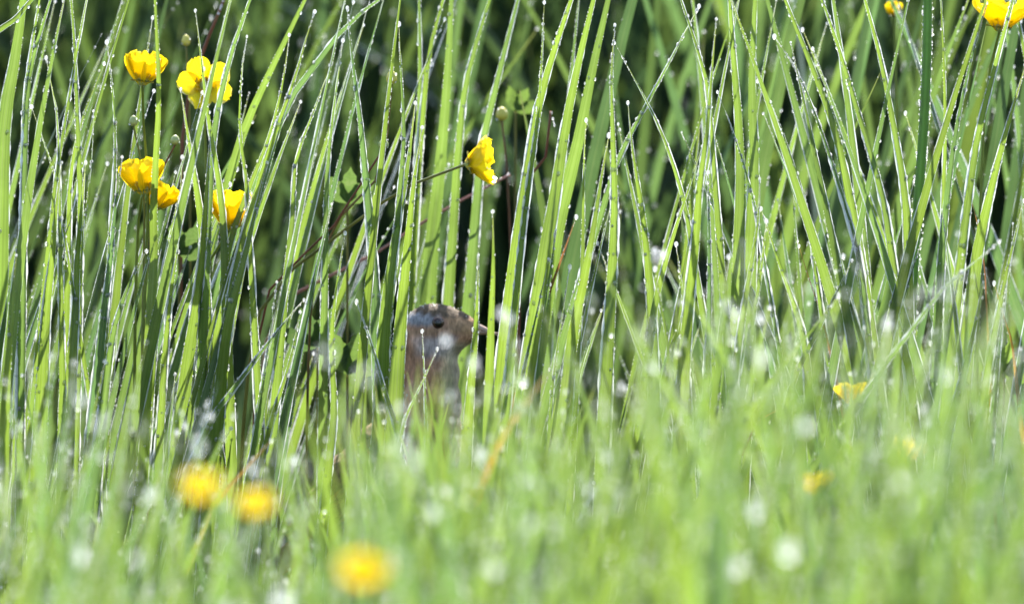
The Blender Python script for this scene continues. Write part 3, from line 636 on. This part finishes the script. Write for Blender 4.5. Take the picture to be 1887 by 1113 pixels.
buttercup('half-hidden yellow buttercup low at right with one petal showing between blades', A_(1574, 748, -16), (-.1, 0, .9), .0155, 26, 14, [A_(1578, 790, -16), A_(1584, 900, -16), down(1586, -16)], roll=.6, dew=2)
buttercup('pale blurred orange-yellow buttercup low at right, below the half-hidden one', A_(1668, 852, -40), (.15, -.1, .9), .0165, 30, 14, [A_(1672, 890, -40), A_(1676, 960, -40), down(1678, -40)], roll=.2, dew=2)
buttercup('faint washed-out buttercup beneath the grass at lower right, lowest of three there', A_(1508, 912, -62), (-.2, -.1, .9), .0140, 34, 14, [A_(1510, 950, -62), A_(1512, 1010, -62), down(1514, -62)], roll=.7, dew=2)
buttercup('big blurred yellow buttercup at lower left, higher one of the front pair', A_(368, 924, -170), (.05, -.35, .9), .0160, 40, 16, [A_(370, 975, -170), A_(376, 1040, -170), down(378, -170)], roll=.4, dew=3)
buttercup('blurred yellow buttercup at lower left, smaller right-hand one of the front pair', A_(473, 952, -160), (-.05, -.35, .9), .0140, 38, 16, [A_(474, 1000, -160), A_(478, 1060, -160), down(480, -160)], roll=.9, dew=3)
buttercup('largest most blurred yellow buttercup by the bottom edge left of centre', A_(664, 1084, -185), (.08, -.35, .9), .0188, 40, 18, [A_(666, 1130, -185), A_(668, 1180, -185), down(670, -185)], roll=.1, dew=4)

def bud(label, px, py, d, r, pts, m, hue, tall=1.25, cap=None, name='buttercup_bud'):
    c = at(px, py, d / 100); root = empty(name, Vector((pts[-1][0], pts[-1][1], 0)) if isinstance(pts[-1], Vector) else c)
    bm = bmesh.new(); r *= .82; bmesh.ops.create_icosphere(bm, subdivisions=3, radius=r)
    for v in bm.verts:
        a = math.atan2(v.co.y, v.co.x); v.co.z *= tall; v.co.xy *= (1 + .07 * abs(math.sin(a * 2.5))) * (1 - .18 * v.co.z / r)
    for f in bm.faces: f.smooth = True
    me = bpy.data.meshes.new('bud_body'); bm.to_mesh(me); bm.free(); o = link('bud_body', me, m); o.parent = root; o.matrix_local = Matrix.Translation(c - root.location)
    for k in range(5):
        me = petal_mesh(r * 1.9, r * 1.15, 24, -26, 90 + k); s_ = link('sepal', me, M_STEM); s_.parent = root
        s_.matrix_local = Matrix.Translation(c - root.location + Vector((0, 0, -r * tall * 1.03))) @ Matrix.Rotation(2 * math.pi * k / 5, 4, 'Z') @ Matrix.Scale(1.04, 4)
    stalk(root, [c + Vector((0, 0, -r * tall * .9))] + list(pts), .0006, .0010, hue)
    P = [c - root.location + Vector((random.uniform(-r, r), -r * .7, random.uniform(-r, r))) for _ in range(4)]
    dd = dew_object('dew_drops', [tuple(p) for p in P], rng.uniform(.0003, .0008, 4)); dd.parent = root; tag(dd, kind='stuff')
    return tag(root, label, 'flower bud')
bud('yellow-tipped bud on an upright stalk at top, left of the side-on buttercup', 722, 143, 5, .0037, [A_(720, 200, 5), A_(712, 260, 5.5), A_(700, 320, 6), A_(650, 380, 6.5), A_(600, 440, 7), A_(570, 620, 7), down(560, 7)], M_BUDY, .7, 1.35)
bud('round pale green bud on a brown stalk under the yellow-tipped bud', 707, 266, 4, .0036, [A_(700, 285, 4), A_(665, 340, 4.5), A_(622, 395, 5), A_(608, 430, 5.5), A_(560, 470, 6), A_(500, 525, 6.5), A_(470, 720, 7), down(460, 7)], M_BUD, 1.0, 1.0)
bud('small brownish-pink bud right below the open-faced buttercup', 323, 258, 4, .0032, [A_(318, 275, 4), A_(300, 310, 4.5), A_(285, 350, 5), A_(276, 500, 5), down(270, 5)], M_BUD, .95, 1.1)
bud('small green bud on the stalk beneath the cup-shaped buttercup', 246, 223, 3, .0030, [A_(252, 250, 3), A_(262, 290, 3.2), A_(266, 420, 3.4), A_(262, 720, 4), down(260, 4)], M_BUD, .3, 1.3)
bud('blurred orange-yellow bud at the top edge above the open-faced buttercup', 343, 75, 16, .0030, [A_(345, 120, 16), A_(350, 300, 16), down(352, 16)], M_BUDY, .4, 1.4)
bud('dull olive bud in the dark above the side-on buttercup', 925, 210, 20, .0042, [A_(928, 250, 20), A_(935, 330, 20), A_(945, 600, 20), down(950, 20)], M_BUDY, .9, 1.2)
bud('small round bud on a short stalk left of the bird, near the silver spike', 524, 545, 6, .0030, [A_(520, 580, 6), A_(515, 700, 6), down(512, 6)], M_BUD, .4, 1.0)
bud('greenish seed head in the grass right of the half-hidden buttercup', 1638, 782, 0, .0030, [A_(1640, 830, 0), A_(1646, 930, 0), down(1648, 0)], M_BUD, .3, 1.1)
bud('round green seed head low at right beside the pale blurred buttercup', 1738, 866, -1, .0033, [A_(1738, 905, -1), A_(1740, 990, -1), down(1742, -1)], M_BUD, .5, 1.15)
bud('small yellow bud low at the right edge of the grass, above the bright upright blade', 1814, 690, 3, .0031, [A_(1812, 730, 3), A_(1808, 850, 3), down(1806, 3)], M_BUDY, .2, 1.0)

# bare brown and pink stalks
def lone(label, pts, r0, r1, hue, name='stalk', m=None):
    root = empty(name, Vector((pts[-1].x, pts[-1].y, 0))); stalk(root, pts, r0, r1, hue, 'stem', m)
    P = [pts[0].lerp(pts[1], random.random()) - root.location + Vector((0, -r0, r0)) for _ in range(10)]
    dd = dew_object('dew_drops', [tuple(p) for p in P], rng.uniform(.0003, .0008, 10)); dd.parent = root; tag(dd, kind='stuff')
    return tag(root, label, 'plant stalk')
lone('pink stalk sloping down to the left under the side-on buttercup', [A_(940, 322, 17), A_(880, 354, 17), A_(800, 396, 17), A_(700, 462, 17), A_(600, 512, 17.5), A_(540, 535, 18), A_(480, 700, 19), down(460, 19)], .0008, .0014, 1.0, 'creeping_stalk', M_PINK)
lone('dark brown stalk slanting down from the top edge near the open-faced buttercup', [A_(425, -30, 14), A_(402, 30, 14), A_(375, 90, 14.5), A_(350, 160, 15), A_(335, 300, 15), down(330, 15)], .0010, .0014, 1.0, 'weed_stalk')
lone('thin curling brown tendril stalk right of the side-on buttercup', [A_(1015, 205, 12), A_(1022, 235, 12), A_(1010, 280, 12), A_(985, 330, 12.5), A_(960, 420, 13), down(950, 13)], .0008, .0012, 1.0, 'weed_stalk')

# lobed buttercup leaves
def lobed_leaf(label, px, py, d, size, turn, hue, lobes=3, val=1.0):
    c = at(px, py, d / 100); root = empty('buttercup_leaf', Vector((c.x, c.y + .01, 0)))
    for k in range(lobes):
        a0 = (k - (lobes - 1) / 2) * .75; n = 9; vs = []; fs = []
        for i in range(n):
            t = i / (n - 1); w_ = size * .24 * math.sin(math.pi * (t ** .8)) * (1 + .28 * math.sin(t * 26)) + .0002
            for s in (-1, 0, 1):
                u, v = t * size, s * w_
                vs.append(Vector((u * math.sin(a0) + v * math.cos(a0), -.25 * size * t * t + (.12 * w_ if s else -.1 * w_), u * math.cos(a0) - v * math.sin(a0))))
        for i in range(n - 1):
            for j in range(2): fs.append((i * 3 + j, i * 3 + j + 1, i * 3 + j + 4, i * 3 + j + 3))
        Rm = Matrix.Rotation(turn, 3, 'Y')
        o = bpy.data.objects.new('lobe', leafy('lobe', [Rm @ v for v in vs], fs, hue, M_GRASS, val)); col.objects.link(o); o.parent = root; o.location = c - root.location
    stalk(root, [c, Vector((c.x * .7 + root.location.x * .3, c.y + .006, c.z * .5)), Vector((root.location.x, root.location.y, -.004))], .0007, .001, .4)
    return tag(root, label, 'leaf')
lobed_leaf('soft bright lobed leaf under the round pale green bud', 640, 375, 13, .022, .1, .6, val=.7)
lobed_leaf('lobed green leaf right beside the bird at its back', 640, 690, 7, .030, .35, .5, val=.7)
lobed_leaf('dark lobed leaf hidden among blades left of the bird', 585, 640, 10, .026, -.4, .8, val=.6)
lobed_leaf('blurred yellow-green leaf in the dark above the side-on buttercup', 950, 205, 24, .016, .5, .4, val=.7)
lobed_leaf('blurred bright leaf low in the dark gap under the stacked buttercups', 330, 470, 12, .022, .6, .6, val=.6)
lobed_leaf('small leaf at the right edge beside the yellow bud', 1850, 690, 2, .02, .9, .2)

rng = np.random.default_rng(156); random.seed(8)
# ------------------------------------------------------------------ the bird (a brown rail looking right)
BY = .10
def bp_(px, py, dy=0.0):
    p = at(px, py, BY); return Vector((p.x, BY + dy, p.z))
bird = empty('bird', (at(740, 1113, BY).x, BY, 0)); BL = bird.location
bm = bmesh.new()
def ell(px, py, rx, ry, rz, tilt=0, dy=0):
    m = Matrix.Translation(bp_(px, py, dy)) @ Matrix.Rotation(R(tilt), 4, 'Y') @ Matrix.Diagonal((rx * PX, ry * PX, rz * PX, 1))
    bmesh.ops.create_icosphere(bm, subdivisions=4, radius=1, matrix=m)
# head, brow, face, throat, neck, breast, belly, rump, thighs (sizes in photograph pixels)
ell(803, 612, 62, 48, 54, 6); ell(836, 606, 46, 36, 36, 10); ell(858, 607, 26, 20, 22, 8); ell(790, 640, 54, 46, 58)
ell(792, 690, 56, 50, 62, 8); ell(784, 745, 68, 60, 72, 12); ell(770, 810, 88, 76, 86, 18); ell(738, 870, 112, 88, 92, 28)
ell(690, 915, 110, 80, 76, 32); ell(640, 958, 90, 58, 50, 34); ell(595, 990, 60, 36, 28, 34); ell(735, 985, 40, 34, 70, -8, -.012); ell(735, 985, 40, 34, 70, -8, .012)
me = bpy.data.meshes.new('bird_tmp'); bm.to_mesh(me); bm.free()
tmp = bpy.data.objects.new('bird_tmp', me); col.objects.link(tmp)
rm = tmp.modifiers.new('r', 'REMESH'); rm.mode = 'VOXEL'; rm.voxel_size = .0016
sm = tmp.modifiers.new('s', 'SMOOTH'); sm.factor = .6; sm.iterations = 9
bpy.context.view_layer.update()
body = bpy.data.meshes.new_from_object(tmp.evaluated_get(bpy.context.evaluated_depsgraph_get())); bpy.data.objects.remove(tmp)
body.name = 'plumage'
nv = len(body.vertices); co = np.zeros(nv * 3, np.float32); body.vertices.foreach_get('co', co); co = co.reshape(-1, 3)
origin = bp_(943.5, 556.5)
U = 943.5 + (co[:, 0] - origin.x) / PX; Vv = 556.5 - (co[:, 2] - origin.z) / PX      # side-view coordinates
def sstep(a, b, x): t = np.clip((x - a) / (b - a), 0, 1); return t * t * (3 - 2 * t)
nz1 = np.array([mnoise.noise(Vector((u * .10 + v * .02, v * .035, y * 300))) for u, v, y in zip(U, Vv, co[:, 1])])
nz2 = np.array([mnoise.noise(Vector((u * .05, v * .05, y * 140 + 9))) for u, v, y in zip(U, Vv, co[:, 1])])
Uj, Vj = U + nz2 * 9, Vv + nz1 * 5
C = np.tile(np.array([.40, .205, .12]), (nv, 1))                                   # brown neck and back
def paint(c, wgt):
    global C
    C = C * (1 - wgt[:, None]) + np.array(c) * wgt[:, None]
paint((.42, .30, .19), sstep(640, 700, Vj) * sstep(800, 850, Uj))                     # buff-grey breast
paint((.44, .34, .23), sstep(800, 840, Uj) * sstep(622, 640, Vj) * (1 - sstep(720, 770, Vj)))   # pale throat
paint((.44, .35, .33), sstep(752, 790, Uj) * (1 - sstep(828, 846, Uj)) * sstep(608, 626, Vj) * (1 - sstep(640, 668, Vj)))  # mauve-grey cheek
paint((.25, .24, .245), (1 - sstep(795, 825, Uj)) * sstep(560, 572, Vj) * (1 - sstep(590, 604, Vj)))   # blue-grey side of the head
paint((.40, .23, .12), sstep(818, 830, Uj) * (1 - sstep(605, 616, Vj - (Uj - 830) * .12)) * sstep(572, 584, Vj))   # rufous in front of the eye
paint((.33, .2, .12), np.exp(-((Vj - 606 + (Uj - 800) * .12) / 7) ** 2) * (Uj < 850) * .8)                # eye stripe
crown = 1 - sstep(573, 585, Vj + (Uj - 800) * -.10)
paint((.11, .075, .045), crown); paint((.05, .034, .022), crown * sstep(.05, .4, nz1) * .5)
back = sstep(760, 800, Vj) * (1 - sstep(700, 800, Uj - (Vj - 800) * .2))
paint((.22, .14, .08), back); paint((.035, .025, .018), back * sstep(.0, .22, nz1))
bars = sstep(880, 900, Vj) * sstep(.2, .5, np.sin(Uj * .22 + Vj * .12))
paint((.34, .28, .21), bars * sstep(690, 740, Uj) * .8)
C *= (1 + .55 * nz1 + .25 * nz2)[:, None]
co2 = co + 0; nrm = np.zeros(nv * 3, np.float32); body.vertices.foreach_get('normal', nrm); co2 += nrm.reshape(-1, 3) * (.0007 * nz1)[:, None]
body.vertices.foreach_set('co', (co2 - np.array(BL)).astype(np.float32).ravel())
a = body.attributes.new('feather', 'FLOAT_COLOR', 'POINT'); a.data.foreach_set('color', np.c_[np.clip(C, .005, 1), np.ones(nv)].astype(np.float32).ravel())
body.polygons.foreach_set('use_smooth', np.ones(len(body.polygons), bool)); body.update()
def feather_material():
    m, N, L = mat('feathers'); p = nd(N, 'ShaderNodeBsdfPrincipled'); p.inputs['Roughness'].default_value = .8
    p.inputs['Specular IOR Level'].default_value = .2
    at_ = nd(N, 'ShaderNodeAttribute', attribute_name='feather'); tc = nd(N, 'ShaderNodeTexCoord'); mp = nd(N, 'ShaderNodeMapping'); mp.inputs['Scale'].default_value = (900, 900, 260)
    nz = nd(N, 'ShaderNodeTexNoise'); nz.inputs['Scale'].default_value = 1; nz.inputs['Detail'].default_value = 3; L.new(tc.outputs['Object'], mp.inputs[0]); L.new(mp.outputs[0], nz.inputs['Vector'])
    f = math_n(N, L, 'MULTIPLY_ADD', nz.outputs['Fac'], 1.7); N[-1].inputs[2].default_value = .15
    sc = nd(N, 'ShaderNodeVectorMath', operation='SCALE'); L.new(at_.outputs['Color'], sc.inputs[0]); L.new(f, sc.inputs['Scale']); L.new(sc.outputs[0], p.inputs['Base Color'])
    bp = nd(N, 'ShaderNodeBump'); bp.inputs['Strength'].default_value = .7; bp.inputs['Distance'].default_value = .0006; L.new(nz.outputs['Fac'], bp.inputs['Height']); L.new(bp.outputs[0], p.inputs['Normal'])
    out = nd(N, 'ShaderNodeOutputMaterial'); L.new(p.outputs[0], out.inputs[0]); return m
M_FEATHER = feather_material()
def bird_part(name, me, m, parent=bird): o = bpy.data.objects.new(name, me); me.materials.append(m); col.objects.link(o); o.parent = parent; return o
bird_part('body', body, M_FEATHER)
def blob(px, py, dy, r, sx=1, sy=1, sz=1, tilt=0, sub=3):
    bm = bmesh.new(); bmesh.ops.create_icosphere(bm, subdivisions=sub, radius=1, matrix=Matrix.Translation(bp_(px, py, dy) - BL) @ Matrix.Rotation(R(tilt), 4, 'Y') @ Matrix.Diagonal((r * sx * PX, r * sy * PX, r * sz * PX, 1)))
    for f in bm.faces: f.smooth = True
    me = bpy.data.meshes.new('blob'); bm.to_mesh(me); bm.free(); return me
for s in (-1, 1):
    e = bird_part('eye', blob(807, 592, s * 40 * PX, 12, 1, .8, 1), M_EYE); bird_part('pupil', blob(808, 592, s * 47.5 * PX, 6.5, 1, .5, 1), M_PUPIL, e)
def mandible(up):
    n, k = 10, 12; vs, fs = [], []
    for i in range(n):
        t = i / (n - 1); x_ = 862 + 62 * t; yc = 598 + 12 * t + (6 * t * t if up else 0); h = (15 if up else 9) * (1 - t) ** .75 + 1.2; wd = 13 * (1 - t) ** .8 + 1.2
        for j in range(k):
            a = math.pi * j / (k - 1); s = 1 if up else -1
            vs.append(bp_(x_ - 6, yc + (6 if not up else 0) * (1 - t) + 3 - s * math.sin(a) * h, math.cos(a) * wd * PX) - BL)
    for i in range(n - 1):
        for j in range(k - 1): fs.append((i * k + j, i * k + j + 1, (i + 1) * k + j + 1, (i + 1) * k + j))
        fs.append((i * k + k - 1, i * k, (i + 1) * k, (i + 1) * k + k - 1))
    return raw_mesh('mandible', vs, fs)
bill = bird_part('bill', mandible(True), M_BILL); bird_part('lower_mandible', mandible(False), M_BILL, bill)
def feather_mesh(L_, W_, c):
    n = 7; vs, fs = [], []
    for i in range(n):
        t = i / (n - 1); w_ = W_ * math.sin(math.pi * (.12 + .82 * t)) ** .7 * .5
        for s in (-1, -.5, 0, .5, 1): vs.append((t * L_, -.0012 * (1 - s * s), s * w_))
    for i in range(n - 1):
        for j in range(4): fs.append((i * 5 + j, i * 5 + j + 1, i * 5 + j + 6, i * 5 + j + 5))
    me = raw_mesh('feather', vs, fs); A = np.tile(np.array([*c, 1.0]), (len(vs), 1)); A[2::5, :3] *= .35; A[0::5, :3] *= 1.5; A[4::5, :3] *= 1.5
    at2 = me.attributes.new('feather', 'FLOAT_COLOR', 'POINT'); at2.data.foreach_set('color', A.astype(np.float32).ravel()); me.materials.append(M_FEATHER); return me
F = [feather_mesh(.026, .011, (.17, .075, .03)), feather_mesh(.030, .012, (.14, .085, .045)), feather_mesh(.05, .012, (.13, .065, .03))]
for s in (-1, 1):
    wing = bird_part('wing', blob(708, 885, s * 74 * PX, 1, 92, 16, 46, 32), M_FEATHER)
    wa = wing.data.attributes.new('feather', 'FLOAT_COLOR', 'POINT'); wa.data.foreach_set('color', np.tile(np.array([.15, .07, .032, 1], np.float32), (len(wing.data.vertices), 1)).ravel())
    for r_ in range(5):
        for k in range(6):
            u = -.52 + r_ * .26; v = -.7 + k * .28
            o = bpy.data.objects.new('feather', F[2] if r_ == 4 else F[(k + r_) % 2]); col.objects.link(o); o.parent = wing
            ca, sa = math.cos(R(-148)), math.sin(R(-148))
            px_, py_ = 708 + (-u * 92) * math.cos(R(32)) * 1 - v * 40 * math.sin(R(32)) * -1, 885 + (u * 92) * math.sin(R(32)) + v * 40 * math.cos(R(32))
            o.location = bp_(px_, py_, s * (90 - 10 * (u * u + v * v)) * PX) - BL; o.rotation_euler = (0, R(148 + random.uniform(-5, 5)), 0)
for k in range(6):
    o = bpy.data.objects.new('tail_feather', F[2]); col.objects.link(o); o.parent = bird; o.location = bp_(606, 980, (k - 2.5) * 9 * PX) - BL; o.rotation_euler = (0, R(146 + k), 0)
for s in (-1, 1):
    p = [bp_(735, 1020, s * .016), bp_(728, 1075, s * .017), bp_(742, 1130, s * .017)]; p.append(Vector((p[-1].x + .004, p[-1].y, .004)))
    vs, fs = tube([q_ - BL for q_ in p], [.0042, .003, .0022, .0024], 8); lg = bird_part('leg', raw_mesh('leg', vs, fs), M_LEG)
    for ang, ln in ((-.45, .03), (0, .036), (.45, .03), (math.pi, .014)):
        f0 = p[-1]; tip = Vector((f0.x + math.cos(ang) * ln, f0.y + math.sin(ang) * ln, .002))
        vs, fs = tube([f0 - BL, f0.lerp(tip, .5) + Vector((0, 0, .0012)) - BL, tip - BL], [.0021, .0018, .0007], 6); bird_part('toe', raw_mesh('toe', vs, fs), M_LEG, lg)
P = [bp_(random.uniform(755, 862), 0) for _ in range(26)]
P = [Vector((p.x, BY + random.uniform(-.012, .004), bp_(0, 560 + ((943.5 + (p.x - origin.x) / PX - 803) / 60) ** 2 * 16 + random.uniform(-2, 6)).z)) - BL for p in P]
dd = dew_object('dew_drops', [tuple(p) for p in P], rng.uniform(.0002, .00045, len(P))); dd.parent = bird; tag(dd, kind='stuff')
tag(bird, 'brown rail with grey face peering over the grass, facing right', 'bird')

rng = np.random.default_rng(163); random.seed(9)
# ------------------------------------------------------------------ large single dewdrops, blurred into discs
carriers = []
def dewdrop(label, px, py, d, r):
    c = at(px, py, d / 100); bm = bmesh.new(); bmesh.ops.create_icosphere(bm, subdivisions=3, radius=r)
    for v in bm.verts:
        if v.co.z > 0: v.co.z *= 1.18; v.co.xy *= 1 - .25 * (v.co.z / r / 1.18) ** 2
    for f in bm.faces: f.smooth = True
    me = bpy.data.meshes.new('dewdrop'); bm.to_mesh(me); bm.free(); o = link('dewdrop', me, M_DEW); o.location = c
    carriers.append(c); return tag(o, label, 'dewdrop', 'large dewdrops on the front grass')
for row in [
 ('brightest blurred dewdrop ring, low at right above the bottom edge', 1454, 1015, -156, .0046),
 ('big white dewdrop disc cut by the bottom edge left of centre', 520, 1104, -158, .0050),
 ('small bright dewdrop disc right of the largest blurred buttercup', 912, 1048, -154, .0030),
 ("pale dewdrop disc lying over the bird's cheek", 821, 627, -85, .0022),
 ('large faint dewdrop ring left of the bird, upper one', 600, 653, -156, .0026),
 ("large faint dewdrop ring just left of the bird's neck", 672, 690, -156, .0026),
 ('soft dewdrop disc above the front pair of buttercups', 368, 822, -120, .0024),
 ('bright small dewdrop ring right of the front pair of buttercups', 543, 846, -60, .0019),
 ("dewdrop disc before the grass right of the bird's bill", 940, 587, -80, .0020),
 ('dewdrop disc hanging left of the tall needle-topped blade', 1213, 472, -80, .0022),
 ('dewdrop disc low right of the clean bright blade, above the grass tops', 1205, 678, -85, .0022),
 ('faint dewdrop ring right of the brightest ring, over the blurred grass', 1660, 886, -156, .0024),
 ('pale dewdrop disc left of the brightest ring near the bottom', 1362, 1042, -157, .0036),
 ('wide faint dewdrop ring at right over the leaning silver blade', 1745, 530, -156, .0026),
 ('dewdrop disc under the bird among blurred blades', 825, 905, -85, .0022),
 ('pair-like lower dewdrop disc right of the one under the bird', 1020, 893, -60, .0019),
]: dewdrop(*row)

n = len(carriers); tip = np.array([tuple(c) for c in carriers]); b = tip.copy(); b[:, 2] = -.01; b[:, 0] += rng.normal(0, .006, n); d = tip - b
V, q, A = blades(b, np.linalg.norm(d, axis=1), np.arccos(d[:, 2] / np.linalg.norm(d, axis=1)), np.arctan2(d[:, 1], d[:, 0]), rng.uniform(.003, .005, n), rng.normal(0, .5, n), np.zeros(n), rng.uniform(.2, .5, n), rng.random(n), np.ones(n), 9)
tag(blade_object('grass', V, q, A, M_GRASS), 'thin front blades that carry the large dewdrops', 'grass', kind='stuff')
